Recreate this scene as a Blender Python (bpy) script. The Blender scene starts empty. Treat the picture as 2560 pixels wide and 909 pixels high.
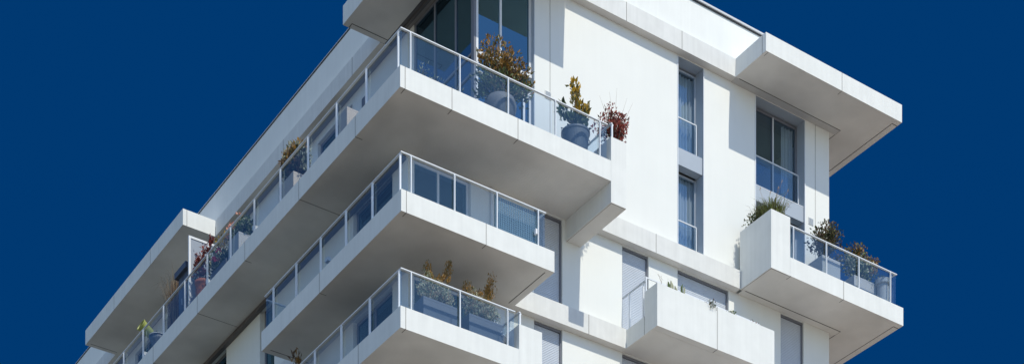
import bpy, bmesh, math, random
from mathutils import Vector, Matrix
R = math.radians
Z0 = 35.194                      # height of the upper terrace floor above the ground
sc = bpy.context.scene
C = sc.collection

# ------------------------------------------------------------------ materials
def nmat(name):
    m = bpy.data.materials.new(name); m.use_nodes = True
    nt = m.node_tree; nt.nodes.clear()
    return m, nt, nt.nodes.new('ShaderNodeOutputMaterial')
def rgb(c): return (c[0], c[1], c[2], 1.0)
def mat(name, col, rough=.6, metal=0., var=.0, scale=2., streak=0., bump=0., bscale=60., trans=0., spec=.5, blotch=0.):
    m, nt, out = nmat(name); N = nt.nodes; L = nt.links
    p = N.new('ShaderNodeBsdfPrincipled'); L.new(p.outputs[0], out.inputs[0])
    p.inputs['Base Color'].default_value = rgb(col); p.inputs['Roughness'].default_value = rough
    p.inputs['Metallic'].default_value = metal; p.inputs['Specular IOR Level'].default_value = spec
    tc = N.new('ShaderNodeTexCoord'); last = None
    def mul(fac_socket, lo, hi, prev):
        r = N.new('ShaderNodeMapRange'); r.inputs[1].default_value = .3; r.inputs[2].default_value = .7
        r.inputs[3].default_value = lo; r.inputs[4].default_value = hi
        L.new(fac_socket, r.inputs[0])
        if prev is None: return r.outputs[0]
        q = N.new('ShaderNodeMath'); q.operation = 'MULTIPLY'
        L.new(prev, q.inputs[0]); L.new(r.outputs[0], q.inputs[1]); return q.outputs[0]
    if var:
        n = N.new('ShaderNodeTexNoise'); n.inputs['Scale'].default_value = scale; n.inputs['Detail'].default_value = 6
        L.new(tc.outputs['Object'], n.inputs['Vector']); last = mul(n.outputs[0], 1 - var, 1 + var, last)
    if streak:
        mp = N.new('ShaderNodeMapping'); mp.inputs['Scale'].default_value = (7, 7, .35)
        L.new(tc.outputs['Object'], mp.inputs['Vector'])
        n = N.new('ShaderNodeTexNoise'); n.inputs['Scale'].default_value = 1.; n.inputs['Detail'].default_value = 5
        L.new(mp.outputs[0], n.inputs['Vector']); last = mul(n.outputs[0], 1 - streak, 1 + streak * .4, last)
    if blotch:
        n = N.new('ShaderNodeTexNoise'); n.inputs['Scale'].default_value = .5; n.inputs['Detail'].default_value = 3
        L.new(tc.outputs['Object'], n.inputs['Vector']); last = mul(n.outputs[0], 1 - blotch, 1 + blotch, last)
    if last is not None:
        v = N.new('ShaderNodeVectorMath'); v.operation = 'SCALE'; v.inputs[0].default_value = col[:3]
        L.new(last, v.inputs['Scale']); L.new(v.outputs[0], p.inputs['Base Color'])
    if bump:
        n = N.new('ShaderNodeTexNoise'); n.inputs['Scale'].default_value = bscale; n.inputs['Detail'].default_value = 4
        L.new(tc.outputs['Object'], n.inputs['Vector'])
        b = N.new('ShaderNodeBump'); b.inputs['Strength'].default_value = bump; b.inputs['Distance'].default_value = .01
        L.new(n.outputs[0], b.inputs['Height']); L.new(b.outputs[0], p.inputs['Normal'])
    if trans:
        t = N.new('ShaderNodeBsdfTranslucent'); t.inputs[0].default_value = rgb(col)
        mx = N.new('ShaderNodeMixShader'); mx.inputs[0].default_value = trans
        L.new(p.outputs[0], mx.inputs[1]); L.new(t.outputs[0], mx.inputs[2]); L.new(mx.outputs[0], out.inputs[0])
    return m
def glass(name, tint, ior, gtint=(1, 1, 1), rough=.0, wob=0.):
    m, nt, out = nmat(name); N = nt.nodes; L = nt.links
    t = N.new('ShaderNodeBsdfTransparent'); t.inputs[0].default_value = rgb(tint)
    g = N.new('ShaderNodeBsdfGlossy'); g.inputs['Color'].default_value = rgb(gtint); g.inputs['Roughness'].default_value = rough
    geo = N.new('ShaderNodeNewGeometry'); dt = N.new('ShaderNodeVectorMath'); dt.operation = 'DOT_PRODUCT'
    L.new(geo.outputs['Normal'], dt.inputs[0]); L.new(geo.outputs['Incoming'], dt.inputs[1])
    def mth(op, x, y):
        q = N.new('ShaderNodeMath'); q.operation = op
        for i, v in enumerate((x, y)):
            if v is None: continue
            if isinstance(v, (int, float)): q.inputs[i].default_value = v
            else: L.new(v, q.inputs[i])
        return q.outputs[0]
    r0 = ((ior - 1) / (ior + 1)) ** 2                      # Schlick reflectance on the outer skin of the pane only
    c5 = mth('POWER', mth('SUBTRACT', 1., mth('ABSOLUTE', dt.outputs['Value'], None)), 5.)
    fr = mth('ADD', mth('MULTIPLY', c5, 1 - r0), r0)
    f = N.new('ShaderNodeMath'); f.operation = 'MULTIPLY'; L.new(fr, f.inputs[0]); L.new(mth('SUBTRACT', 1., geo.outputs['Backfacing']), f.inputs[1])
    if wob:
        tc = N.new('ShaderNodeTexCoord'); n = N.new('ShaderNodeTexNoise'); n.inputs['Scale'].default_value = .8
        L.new(tc.outputs['Object'], n.inputs['Vector'])
        b = N.new('ShaderNodeBump'); b.inputs['Strength'].default_value = wob; b.inputs['Distance'].default_value = .02
        L.new(n.outputs[0], b.inputs['Height']); L.new(b.outputs[0], g.inputs['Normal'])
    mx = N.new('ShaderNodeMixShader')
    L.new(f.outputs[0], mx.inputs[0]); L.new(t.outputs[0], mx.inputs[1]); L.new(g.outputs[0], mx.inputs[2]); L.new(mx.outputs[0], out.inputs[0])
    return m

M = dict(
    render=mat('white_render', (.775, .79, .76), .85, var=.012, scale=1.3, streak=.012, bump=.15),
    parapet=mat('white_parapet_render', (.79, .81, .785), .85, var=.02, scale=1.5, streak=.03, bump=.12),
    band=mat('precast_band', (.70, .71, .69), .8, var=.035, scale=3., streak=.06, bump=.2),
    slab=mat('white_precast_concrete', (.74, .755, .73), .8, var=.03, scale=2.2, streak=.045, blotch=.015, bump=.18),
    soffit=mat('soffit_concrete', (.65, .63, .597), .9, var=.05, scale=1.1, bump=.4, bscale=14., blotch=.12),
    joint=mat('joint_mortar', (.16, .15, .14), .9),
    groove=mat('drip_groove', (.09, .085, .08), .9),
    trim_and_shade=mat('dark_trim_and_shade', (.12, .11, .11), .55, var=.1),  # dark vent and trim colour, also painting the shade in recesses
    headtrim=mat('grey_head_trim', (.50, .49, .48), .7, var=.05),
    alu=mat('grey_blue_aluminium', (.39, .44, .50), .45, var=.03),
    alulight=mat('pale_aluminium', (.74, .77, .80), .35, var=.02),
    aludark=mat('shaded_grey_aluminium', (.17, .18, .21), .45),  # darker copy of the grey aluminium, shade put into its colour
    whiteframe=mat('white_frame', (.72, .74, .76), .4),
    shutter=mat('roller_shutter_aluminium', (.52, .57, .64), .5, var=.03),
    coping=mat('zinc_coping', (.62, .64, .66), .4),
    copingdark=mat('coping_shadow_strip', (.05, .055, .065), .8),  # solid strip under the coping, shadow put into its colour
    glass=glass('window_glass', (.50, .55, .60), 3.1, (.36, .74, 1.0), wob=.05),
    roomglass=glass('clear_window_glass', (.90, .93, .96), 2.5, (.45, .78, 1.0), wob=.05),
    railglass=glass('railing_glass', (.88, .915, .945), 2.05, (.66, .88, 1.0)),
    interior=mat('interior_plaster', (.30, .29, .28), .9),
    curtain=mat('sheer_curtain', (.56, .62, .66), .9, trans=.25),
    panel=mat('frosted_panel', (.30, .34, .40), .35),
    roof=mat('roof_gravel', (.35, .34, .32), .95, var=.2, scale=20.),
    bark=mat('bark', (.13, .095, .07), .9), twig=mat('pale_twig', (.27, .22, .17), .9),
    leaf_olive=mat('olive_leaf', (.15, .135, .04), .5, trans=.25),
    leaf_rust=mat('rusty_leaf', (.31, .165, .03), .5, trans=.25),
    leaf_dark=mat('dark_green_leaf', (.035, .055, .022), .45, trans=.2),
    leaf_gold=mat('golden_leaf', (.50, .31, .015), .45, trans=.25),
    leaf_green=mat('mid_green_leaf', (.12, .17, .06), .5, trans=.25),
    leaf_sage=mat('sage_leaf', (.46, .47, .33), .6, trans=.2),
    leaf_orange=mat('orange_leaf', (.45, .24, .04), .6, trans=.3),
    leaf_red=mat('red_leaf', (.40, .07, .045), .5, trans=.3),
    leaf_wine=mat('wine_leaf', (.12, .025, .028), .5, trans=.25),
    leaf_brown=mat('brown_leaf', (.10, .06, .03), .6, trans=.2),
    grass_green=mat('grass_blade_green', (.22, .27, .06), .6, trans=.3),
    grass_dark=mat('grass_blade_dark', (.10, .11, .035), .6, trans=.2),
    straw=mat('dry_straw', (.34, .24, .14), .8, trans=.2),
    pink=mat('pink_petal', (.70, .36, .28), .6, trans=.3), magenta=mat('magenta_petal', (.45, .04, .10), .6, trans=.3),
    potgrey=mat('grey_pot', (.13, .14, .155), .7, var=.06, scale=5.), potblue=mat('slate_blue_pot', (.10, .125, .16), .5, var=.05),
    potpale=mat('pale_planter', (.42, .43, .44), .7, var=.04), potbeige=mat('beige_planter', (.52, .46, .40), .8, var=.05),
    potdark=mat('charcoal_planter', (.10, .11, .13), .7), terracotta=mat('terracotta', (.32, .10, .05), .75, var=.1, scale=6.),
    soil=mat('potting_soil', (.05, .035, .025), .95),
    lime=mat('lime_green_paint', (.30, .34, .09), .4), black=mat('black_plastic', (.02, .02, .02), .5),
    mesh=mat('woven_screen', (.19, .29, .34), .6), navy=mat('dark_blue_paint', (.055, .075, .12), .5),
    white=mat('white_plastic', (.75, .76, .78), .4),
    paving=mat('pale_paving', (.34, .295, .245), .9, var=.12, scale=.8, bump=.2, blotch=.12),
    asphalt=mat('asphalt', (.06, .06, .062), .9, var=.2, scale=12.), paint=mat('road_paint', (.75, .75, .72), .7),
    added_lawn=mat('added_lawn_grass', (.045, .06, .025), .95, var=.3, scale=4., blotch=.2),
    deck=mat('terrace_tiles', (.17, .16, .15), .8, var=.1, scale=5.),
    kerb=mat('kerb_stone', (.42, .41, .39), .85, var=.1),
)

# ------------------------------------------------------------------ mesh helper
class MB:
    def __init__(s): s.v = []; s.f = []; s.m = []; s.ms = []
    def mi(s, m):
        if m not in s.ms: s.ms.append(m)
        return s.ms.index(m)
    def face(s, vs, m):
        o = len(s.v); s.v += [tuple(v) for v in vs]; s.f.append(tuple(range(o, o + len(vs)))); s.m.append(s.mi(m))
    def box(s, a0, a1, b0, b1, z0, z1, m, mb=None, mt=None):
        if a1 < a0: a0, a1 = a1, a0
        if b1 < b0: b0, b1 = b1, b0
        if z1 < z0: z0, z1 = z1, z0
        o = len(s.v)
        s.v += [(a0, b0, z0), (a1, b0, z0), (a1, b1, z0), (a0, b1, z0), (a0, b0, z1), (a1, b0, z1), (a1, b1, z1), (a0, b1, z1)]
        i = s.mi(m); ib = s.mi(mb) if mb else i; it = s.mi(mt) if mt else i
        for q, k in (((3, 2, 1, 0), ib), ((4, 5, 6, 7), it), ((0, 1, 5, 4), i), ((1, 2, 6, 5), i), ((2, 3, 7, 6), i), ((3, 0, 4, 7), i)):
            s.f.append(tuple(o + x for x in q)); s.m.append(k)
        return s
    def tube(s, pts, radii, m, n=6, cap=True):
        rings = []
        for i, p in enumerate(pts):
            p = Vector(p)
            d = (Vector(pts[min(i + 1, len(pts) - 1)]) - Vector(pts[max(i - 1, 0)])).normalized()
            u = d.cross(Vector((0, 0, 1)) if abs(d.z) < .9 else Vector((1, 0, 0))).normalized(); w = d.cross(u)
            o = len(s.v); rings.append(o)
            r = radii[i] if hasattr(radii, '__len__') else radii
            for k in range(n):
                t = 2 * math.pi * k / n; s.v.append(tuple(p + u * r * math.cos(t) + w * r * math.sin(t)))
        k_ = s.mi(m)
        for a, b in zip(rings, rings[1:]):
            for k in range(n):
                s.f.append((a + k, a + (k + 1) % n, b + (k + 1) % n, b + k)); s.m.append(k_)
        if cap:
            s.f.append(tuple(rings[0] + k for k in reversed(range(n)))); s.m.append(k_)
            s.f.append(tuple(rings[-1] + k for k in range(n))); s.m.append(k_)
        return s
    def lathe(s, prof, m, n=28, c=(0, 0, 0)):
        rings = []
        for r, z in prof:
            o = len(s.v); rings.append(o)
            for k in range(n):
                t = 2 * math.pi * k / n; s.v.append((c[0] + r * math.cos(t), c[1] + r * math.sin(t), c[2] + z))
        k_ = s.mi(m)
        for a, b in zip(rings, rings[1:]):
            for k in range(n):
                s.f.append((a + k, a + (k + 1) % n, b + (k + 1) % n, b + k)); s.m.append(k_)
        s.f.append(tuple(rings[0] + k for k in reversed(range(n)))); s.m.append(k_)
        return s
    def build(s, name, parent=None, label=None, smooth=False, bevel=0.):
        me = bpy.data.meshes.new(name); me.from_pydata(s.v, [], s.f)
        for m in s.ms: me.materials.append(M[m])
        me.polygons.foreach_set('material_index', s.m)
        if smooth: me.polygons.foreach_set('use_smooth', [True] * len(s.f))
        me.update()
        o = bpy.data.objects.new(name, me); C.objects.link(o)
        if parent: o.parent = parent
        if label: o['label'] = label
        if bevel:
            b = o.modifiers.new('bevel', 'BEVEL'); b.width = bevel; b.segments = 2; b.limit_method = 'ANGLE'
        return o
def thing(name, label, cat, loc=(0, 0, 0), rz=0., group=None):
    o = bpy.data.objects.new(name, None); C.objects.link(o); o.location = loc; o.rotation_euler = (0, 0, rz)
    o.empty_display_size = .2; o['label'] = label; o['category'] = cat
    if group: o['group'] = group
    return o

# ------------------------------------------------------------------ the building
# x runs along the sunny front, y along the shaded left side, z=0 here is the upper terrace floor
bld = thing('apartment_building', 'white modern apartment block with wide projecting balconies and glass railings', 'building', (0, 0, Z0))
T = .575                                    # thickness of slabs
LV = [-6.303, -3.236, 0.0, 3.17]            # floor levels seen in the picture
LOW = [-6.303 - 3.2 * k for k in range(1, 9)]
GZ = -Z0

def wall_grid(mb, axis, f0, f1, u0, u1, z0, z1, holes, m):
    us = sorted({u0, u1, *[h[0] for h in holes], *[h[1] for h in holes]}); zs = sorted({z0, z1, *[h[2] for h in holes], *[h[3] for h in holes]})
    us = [u for u in us if u0 <= u <= u1]; zs = [z for z in zs if z0 <= z <= z1]
    for a, b in zip(us, us[1:]):
        run = None
        for c, d in zip(zs, zs[1:]):
            cu, cz = (a + b) / 2, (c + d) / 2
            solid = not any(h[0] < cu < h[1] and h[2] < cz < h[3] for h in holes)
            if solid: run = (run[0], d) if run else (c, d)
            if (not solid or d == zs[-1]) and run:
                if axis == 'b': mb.box(a, b, f0, f1, run[0], run[1], m)
                else: mb.box(f0, f1, a, b, run[0], run[1], m)
                run = None

SHUT = [(5.81, 6.82), (9.03, 10.04), (11.17, 13.23), (15.41, 16.41)]
holes = [(11.17, 12.2, 0, 5.93), (14.33, 16.45, 0, 5.93)]
for k, L_ in enumerate([-3.236, -6.303]):
    top = L_ + 3.236 - T - .02 if k == 0 else -3.80 - .02
    holes += [(a, b, L_, top) for a, b in SHUT] + [(1.74, 3.62, L_, top)]
w = MB()
wall_grid(w, 'b', 2.2, 2.62, 5.83, 17.53, 0, 6.2, holes, 'render')
w.build('front_wall', bld)
w = MB()
wall_grid(w, 'b', 2.2, 2.62, 1.55, 17.53, GZ, 0, holes, 'render')
w.build('front_wall', bld)
# left side, lower storeys at x=1.55; upper storeys set back to x=3.82
lh = []
for L_, top in ((-3.236, -.6), (-6.303, -3.82)):
    lh += [(3.05, 5.30, L_, top), (10.38, 11.40, L_, top), (13.87, 15.4, L_, top), (17.5, 19.6, L_, top), (22, 24, L_, top)]
w = MB(); wall_grid(w, 'a', 1.55, 1.97, 2.62, 42, GZ, -.575, lh, 'render'); w.build('side_wall', bld)
uh = []
for z0, z1 in ((0.0, 2.65), (3.2, 5.72)):
    uh += [(9.43, 11.76, z0, z1), (16.3, 18.33, z0, z1), (22.9, 24.2, z0, z1), (24.9, 27.1, z0, z1), (30, 32, z0, z1)]
w = MB(); wall_grid(w, 'a', 3.82, 4.2, 5.66, 42, 0, 5.97, uh, 'render'); w.build('side_wall', bld)
w = MB(); w.box(17.11, 17.53, 2.62, 42, GZ, 6.2, 'render'); w.build('side_wall', bld)
w = MB(); w.box(1.97, 17.11, 41.6, 42, GZ, 6.2, 'render'); w.build('rear_wall', bld)
# vertical panel joints on the front wall
for a, z0, z1 in ((6.37, .0, 5.93), (16.91, 0, 5.95)):
    w = MB(); w.box(a, a + .012, 2.196, 2.2, z0, z1, 'joint'); w.build('wall_joint', bld)
# interior floors and a partition so rooms are rooms
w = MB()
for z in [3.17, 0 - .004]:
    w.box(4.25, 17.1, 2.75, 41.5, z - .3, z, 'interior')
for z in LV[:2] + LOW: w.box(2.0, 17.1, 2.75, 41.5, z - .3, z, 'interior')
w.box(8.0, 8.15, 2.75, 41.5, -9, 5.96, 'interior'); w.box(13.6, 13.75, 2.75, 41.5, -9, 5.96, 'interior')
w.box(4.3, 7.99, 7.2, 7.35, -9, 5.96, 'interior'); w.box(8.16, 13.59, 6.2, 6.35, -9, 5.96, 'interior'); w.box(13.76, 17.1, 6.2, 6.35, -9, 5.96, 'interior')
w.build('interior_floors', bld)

# facade bands: front at y=1.95, left at x=3.35 (roof) and x=1.3 (lower)
def joints_front(mb, aa, b, z0, z1, d=.0): 
    for a in aa: mb.box(a - .007, a + .007, b - .004, b + .01, z0, z1, 'joint')
def joints_left(mb, bb, a, z0, z1):
    for b in bb: mb.box(a - .004, a + .01, b - .007, b + .007, z0, z1, 'joint')
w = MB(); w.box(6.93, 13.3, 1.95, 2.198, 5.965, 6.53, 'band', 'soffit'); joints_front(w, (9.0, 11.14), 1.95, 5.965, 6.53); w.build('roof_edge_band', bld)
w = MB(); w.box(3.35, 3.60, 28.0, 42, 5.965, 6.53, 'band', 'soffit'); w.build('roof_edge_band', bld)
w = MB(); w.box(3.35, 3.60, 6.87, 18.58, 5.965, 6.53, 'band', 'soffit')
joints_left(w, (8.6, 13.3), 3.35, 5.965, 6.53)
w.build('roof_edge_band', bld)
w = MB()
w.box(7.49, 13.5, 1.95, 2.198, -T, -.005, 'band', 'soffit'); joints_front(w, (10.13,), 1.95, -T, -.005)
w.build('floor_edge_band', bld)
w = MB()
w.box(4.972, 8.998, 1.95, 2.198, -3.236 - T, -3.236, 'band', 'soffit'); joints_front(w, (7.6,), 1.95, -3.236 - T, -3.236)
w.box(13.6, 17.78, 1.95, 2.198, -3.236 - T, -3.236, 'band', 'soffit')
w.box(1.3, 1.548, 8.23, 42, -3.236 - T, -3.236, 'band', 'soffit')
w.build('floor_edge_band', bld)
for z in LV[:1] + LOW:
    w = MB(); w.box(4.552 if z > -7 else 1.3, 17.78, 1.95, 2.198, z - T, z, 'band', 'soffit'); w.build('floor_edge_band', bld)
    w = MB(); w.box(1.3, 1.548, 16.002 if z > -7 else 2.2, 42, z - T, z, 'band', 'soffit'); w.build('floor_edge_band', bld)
# thin grey recessed strip under the bands (shadow joint)
# roof plate, parapet and coping
w = MB(); w.box(3.62, 17.5, 2.2, 41.9, 5.98, 6.5, 'interior', 'interior', 'roof'); w.build('roof', bld)
w = MB()
w.box(3.50, 17.73, 2.03, 2.33, 6.532, 7.70, 'parapet'); w.box(3.50, 3.80, 2.33, 42, 6.532, 7.70, 'parapet')
w.box(17.43, 17.73, 2.33, 42, 6.532, 7.70, 'parapet'); w.box(3.80, 17.43, 41.7, 42, 6.532, 7.70, 'parapet')
par = w.build('parapet', bld)
w = MB()
w.box(3.47, 17.76, 2.00, 2.36, 7.702, 7.742, 'copingdark'); w.box(3.485, 3.83, 2.36, 42.03, 7.702, 7.742, 'copingdark')
w.box(3.43, 17.80, 1.96, 2.40, 7.744, 7.80, 'coping'); w.box(3.475, 3.87, 2.40, 42.07, 7.744, 7.765, 'coping')
w.box(17.40, 17.80, 2.40, 42.07, 7.744, 7.80, 'coping')
w.build('coping', par)

def soffit_groove(mb, a0, a1, b0, b1, z, w_=.02):
    mb.box(min(a0, a1), max(a0, a1), b0, b1, z - .004, z + .01, 'groove')
# roof canopies
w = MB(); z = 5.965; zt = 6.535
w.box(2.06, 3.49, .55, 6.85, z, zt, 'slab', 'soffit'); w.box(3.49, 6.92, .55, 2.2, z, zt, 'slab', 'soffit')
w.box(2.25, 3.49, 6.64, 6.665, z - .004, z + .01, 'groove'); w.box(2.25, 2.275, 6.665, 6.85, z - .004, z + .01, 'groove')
w.box(3.49, 3.80, 2.2, 6.85, z + .02, zt, 'trim_and_shade')  # dark colour paints the shade of the recessed channel
w.box(3.62, 3.70, 2.24, 6.8, z - .03, z + .02, 'trim_and_shade')
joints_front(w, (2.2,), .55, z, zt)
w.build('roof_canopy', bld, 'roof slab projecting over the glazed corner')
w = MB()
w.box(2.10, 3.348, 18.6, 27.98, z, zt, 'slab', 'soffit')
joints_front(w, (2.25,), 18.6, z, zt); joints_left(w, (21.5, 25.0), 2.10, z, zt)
w.box(2.25, 3.34, 27.78, 27.80, z - .004, z + .01, 'groove'); w.box(3.348, 3.8, 18.6, 27.98, z + .004, z + .3, 'trim_and_shade', 'soffit')
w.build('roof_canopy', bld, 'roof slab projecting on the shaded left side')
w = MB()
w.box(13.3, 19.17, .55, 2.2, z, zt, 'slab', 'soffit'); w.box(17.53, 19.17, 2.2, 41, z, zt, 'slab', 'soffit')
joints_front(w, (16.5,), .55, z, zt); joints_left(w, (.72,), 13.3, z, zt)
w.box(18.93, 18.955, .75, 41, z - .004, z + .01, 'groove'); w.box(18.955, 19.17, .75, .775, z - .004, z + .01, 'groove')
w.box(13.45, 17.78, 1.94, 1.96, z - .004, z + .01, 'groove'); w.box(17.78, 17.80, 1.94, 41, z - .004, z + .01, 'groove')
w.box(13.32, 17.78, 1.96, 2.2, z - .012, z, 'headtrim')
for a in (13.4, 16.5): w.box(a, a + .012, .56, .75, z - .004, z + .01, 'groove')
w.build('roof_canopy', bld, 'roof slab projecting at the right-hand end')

# balcony slabs
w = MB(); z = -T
w.box(0, 6.94, 0, 2.2, z, 0, 'slab', 'soffit'); w.box(0, 1.41, 2.2, 42, z, 0, 'slab', 'soffit'); w.box(1.41, 4.3, 2.2, 42, z + .10, 0, 'slab', 'trim_and_shade')
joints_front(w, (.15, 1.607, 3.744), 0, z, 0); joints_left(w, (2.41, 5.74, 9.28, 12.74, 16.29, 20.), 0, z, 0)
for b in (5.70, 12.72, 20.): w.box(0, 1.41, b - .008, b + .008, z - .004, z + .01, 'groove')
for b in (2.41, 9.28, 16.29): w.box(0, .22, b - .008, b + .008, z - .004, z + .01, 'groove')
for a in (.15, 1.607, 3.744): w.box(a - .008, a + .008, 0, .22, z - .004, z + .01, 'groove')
w.box(1.41, 1.547, 2.3, 42, -.70, z + .10, 'trim_and_shade')  # dark strip paints the shaded gap between soffit and wall
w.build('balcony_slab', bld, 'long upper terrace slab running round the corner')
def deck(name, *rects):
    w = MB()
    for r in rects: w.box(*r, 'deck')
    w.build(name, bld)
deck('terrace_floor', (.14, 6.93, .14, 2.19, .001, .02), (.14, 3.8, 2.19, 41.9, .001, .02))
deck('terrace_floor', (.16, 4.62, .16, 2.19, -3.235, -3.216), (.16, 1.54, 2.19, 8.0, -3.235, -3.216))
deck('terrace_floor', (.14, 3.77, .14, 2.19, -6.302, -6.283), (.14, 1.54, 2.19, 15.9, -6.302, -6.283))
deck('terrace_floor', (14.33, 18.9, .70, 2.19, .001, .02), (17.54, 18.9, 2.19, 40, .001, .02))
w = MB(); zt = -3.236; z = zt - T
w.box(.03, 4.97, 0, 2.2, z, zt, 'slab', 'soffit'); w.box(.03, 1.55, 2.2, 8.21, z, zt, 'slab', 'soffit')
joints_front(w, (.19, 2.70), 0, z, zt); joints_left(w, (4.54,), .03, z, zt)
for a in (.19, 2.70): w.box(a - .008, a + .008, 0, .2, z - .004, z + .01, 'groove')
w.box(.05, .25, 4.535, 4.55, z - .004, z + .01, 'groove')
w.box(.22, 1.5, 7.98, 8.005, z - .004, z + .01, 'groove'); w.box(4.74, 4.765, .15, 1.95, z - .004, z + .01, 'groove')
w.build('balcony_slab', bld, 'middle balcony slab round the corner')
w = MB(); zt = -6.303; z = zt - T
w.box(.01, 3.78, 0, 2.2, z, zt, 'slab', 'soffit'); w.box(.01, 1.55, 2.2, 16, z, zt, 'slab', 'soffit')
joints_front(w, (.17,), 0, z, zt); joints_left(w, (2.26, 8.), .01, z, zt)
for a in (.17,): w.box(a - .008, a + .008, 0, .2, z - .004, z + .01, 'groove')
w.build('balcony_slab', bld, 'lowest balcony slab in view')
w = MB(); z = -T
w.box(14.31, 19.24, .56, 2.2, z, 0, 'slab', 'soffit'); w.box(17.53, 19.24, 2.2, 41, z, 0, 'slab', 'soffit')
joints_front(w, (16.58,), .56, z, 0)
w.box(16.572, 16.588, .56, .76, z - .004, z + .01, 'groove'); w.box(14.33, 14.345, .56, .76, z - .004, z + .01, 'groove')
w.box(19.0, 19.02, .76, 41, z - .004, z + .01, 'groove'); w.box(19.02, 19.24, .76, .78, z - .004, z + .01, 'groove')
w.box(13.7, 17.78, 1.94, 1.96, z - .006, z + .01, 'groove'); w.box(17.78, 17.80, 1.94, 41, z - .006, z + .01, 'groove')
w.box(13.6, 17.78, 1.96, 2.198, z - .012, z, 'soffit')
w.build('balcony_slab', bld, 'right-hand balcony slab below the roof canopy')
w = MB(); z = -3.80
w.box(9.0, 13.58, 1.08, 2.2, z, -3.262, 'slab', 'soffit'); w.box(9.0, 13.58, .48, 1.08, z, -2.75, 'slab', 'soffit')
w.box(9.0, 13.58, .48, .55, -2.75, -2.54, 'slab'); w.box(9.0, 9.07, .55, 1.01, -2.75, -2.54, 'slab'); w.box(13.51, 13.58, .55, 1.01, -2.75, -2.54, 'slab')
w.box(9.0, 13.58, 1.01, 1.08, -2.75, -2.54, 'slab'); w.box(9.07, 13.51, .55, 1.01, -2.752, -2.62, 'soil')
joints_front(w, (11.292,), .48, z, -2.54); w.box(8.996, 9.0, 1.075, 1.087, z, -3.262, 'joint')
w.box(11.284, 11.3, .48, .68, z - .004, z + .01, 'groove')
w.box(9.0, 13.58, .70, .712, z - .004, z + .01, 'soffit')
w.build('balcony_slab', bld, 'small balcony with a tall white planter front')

def planter_wall(a0, a1, b0, b1, z0, z1, label):
    w = MB(); t = .07
    w.box(a0, a1, b0, b0 + t, z1 - .25, z1, 'slab'); w.box(a0, a0 + t, b0 + t, b1, z1 - .25, z1, 'slab')
    w.box(a1 - t, a1, b0 + t, b1, z1 - .25, z1, 'slab'); w.box(a0, a1, b0, b1, z0, z1 - .25, 'slab', 'soffit')
    w.box(a0 + t, a1 - t, b0 + t, b1, z1 - .25, z1 - .08, 'soil')
    w.box(a0 + .03, a0 + .042, b0 + .04, b1, z0 - .004, z0 + .01, 'joint'); w.box(a0 + .03, a1 - .03, b0 + .03, b0 + .04, z0 - .004, z0 + .01, 'joint')
    return w.build('planter_wall', bld, label)
planter_wall(6.943, 7.49, 0.0, 2.197, -1.176, .69, 'deep end box of the upper terrace hanging below its slab')
planter_wall(3.783, 4.55, 0.0, 1.947, -7.48, -5.61, 'end box of the lowest balcony')
planter_wall(13.52, 14.307, .56, 2.0, -T, 1.225, 'tall white end box left of the right-hand balcony')

# ------------------------------------------------------------------ railings
def railing(label, segs):
    """segs: (axis, fixed, u0, u1, zfloor, posts, inward) ; axis 'a' runs along x at y=fixed, 'b' runs along y at x=fixed; posts stand outside the glass"""
    w = MB(); parts = []
    for ax, f, u0, u1, zf, posts, out, h in segs:
        z1 = zf + h; lo, hi = (f - .03, f + .03)
        if ax == 'a': w.box(u0, u1, lo, hi, z1 - .018, z1 + .008, 'alulight')
        else: w.box(lo, hi, u0 , u1, z1 - .018, z1 + .008, 'alulight')
    r = w.build('railing', bld, label)
    for ax, f, u0, u1, zf, posts, out, h in segs:
        z1 = zf + h
        g = f + .03 * out
        cuts = [u0] + [p for p in posts if u0 + .25 < p < u1 - .02] + [u1]
        for p, q_ in zip(cuts, cuts[1:]):
            w = MB()
            if ax == 'a': w.box(p + .006, q_ - .006, g - .006, g + .006, zf + .015, z1 - .03, 'railglass')
            else: w.box(g - .006, g + .006, p + .006, q_ - .006, zf + .015, z1 - .03, 'railglass')
            w.build('glass_panel', r)
        for p in posts:
            w = MB(); f2 = f - .02 * out
            if ax == 'a':
                w.box(p - .014, p + .014, f2 - .03, f2 + .02, zf, z1 - .06, 'alulight'); w.box(p - .014, p + .014, f2 - .015, f2 + .035, z1 - .06, z1 - .024, 'alulight')
                w.box(p - .05, p + .05, f2 - .03, f2 + .05, zf + .002, zf + .02, 'alulight')
            else:
                w.box(f2 - .03, f2 + .02, p - .02, p + .02, zf, z1 - .06, 'alulight'); w.box(f2 - .015, f2 + .035, p - .02, p + .02, z1 - .06, z1 - .024, 'alulight')
            w.build('post', r)
    return r
rA = railing('glass railing of the upper terrace', [
    ('a', .07, .04, 6.86, 0, [.34, 1.88, 3.447, 5.031, 6.573], 1, 1.03),
    ('b', .07, .10, 41, 0, [.178, 1.882, 3.551, 5.254, 6.989, 8.712, 10.372, 12.072, 13.795, 15.523, 17.249, 18.967, 20.7, 22.4, 24.1], 1, 1.03),
    ('b', 7.0, .04, 2.1, .69, [.06], -1, .42)])
rB = railing('glass railing of the middle balcony', [
    ('a', .09, .06, 4.73, -3.236, [.366, 1.727, 3.092, 4.461], 1, 1.03),
    ('b', .10, .12, 8.10, -3.236, [.13, 1.599, 3.068, 4.54, 6.034, 7.496], 1, 1.03),
    ('b', 4.70, .12, 2.18, -3.236, [1.9], -1, 1.03),
    ('a', 8.07, .13, 1.53, -3.236, [1.2], -1, .93)])
rC = railing('glass railing of the lowest balcony', [
    ('a', .08, .05, 3.69, -6.303, [.366, 1.892, 3.434], 1, 1.03),
    ('b', .08, .11, 15.9, -6.303, [.15, 1.707, 3.297, 4.852, 6.4, 7.95], 1, 1.03),
    ('b', 3.83, .04, 1.9, -5.61, [.06], -1, .36)])
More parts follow.
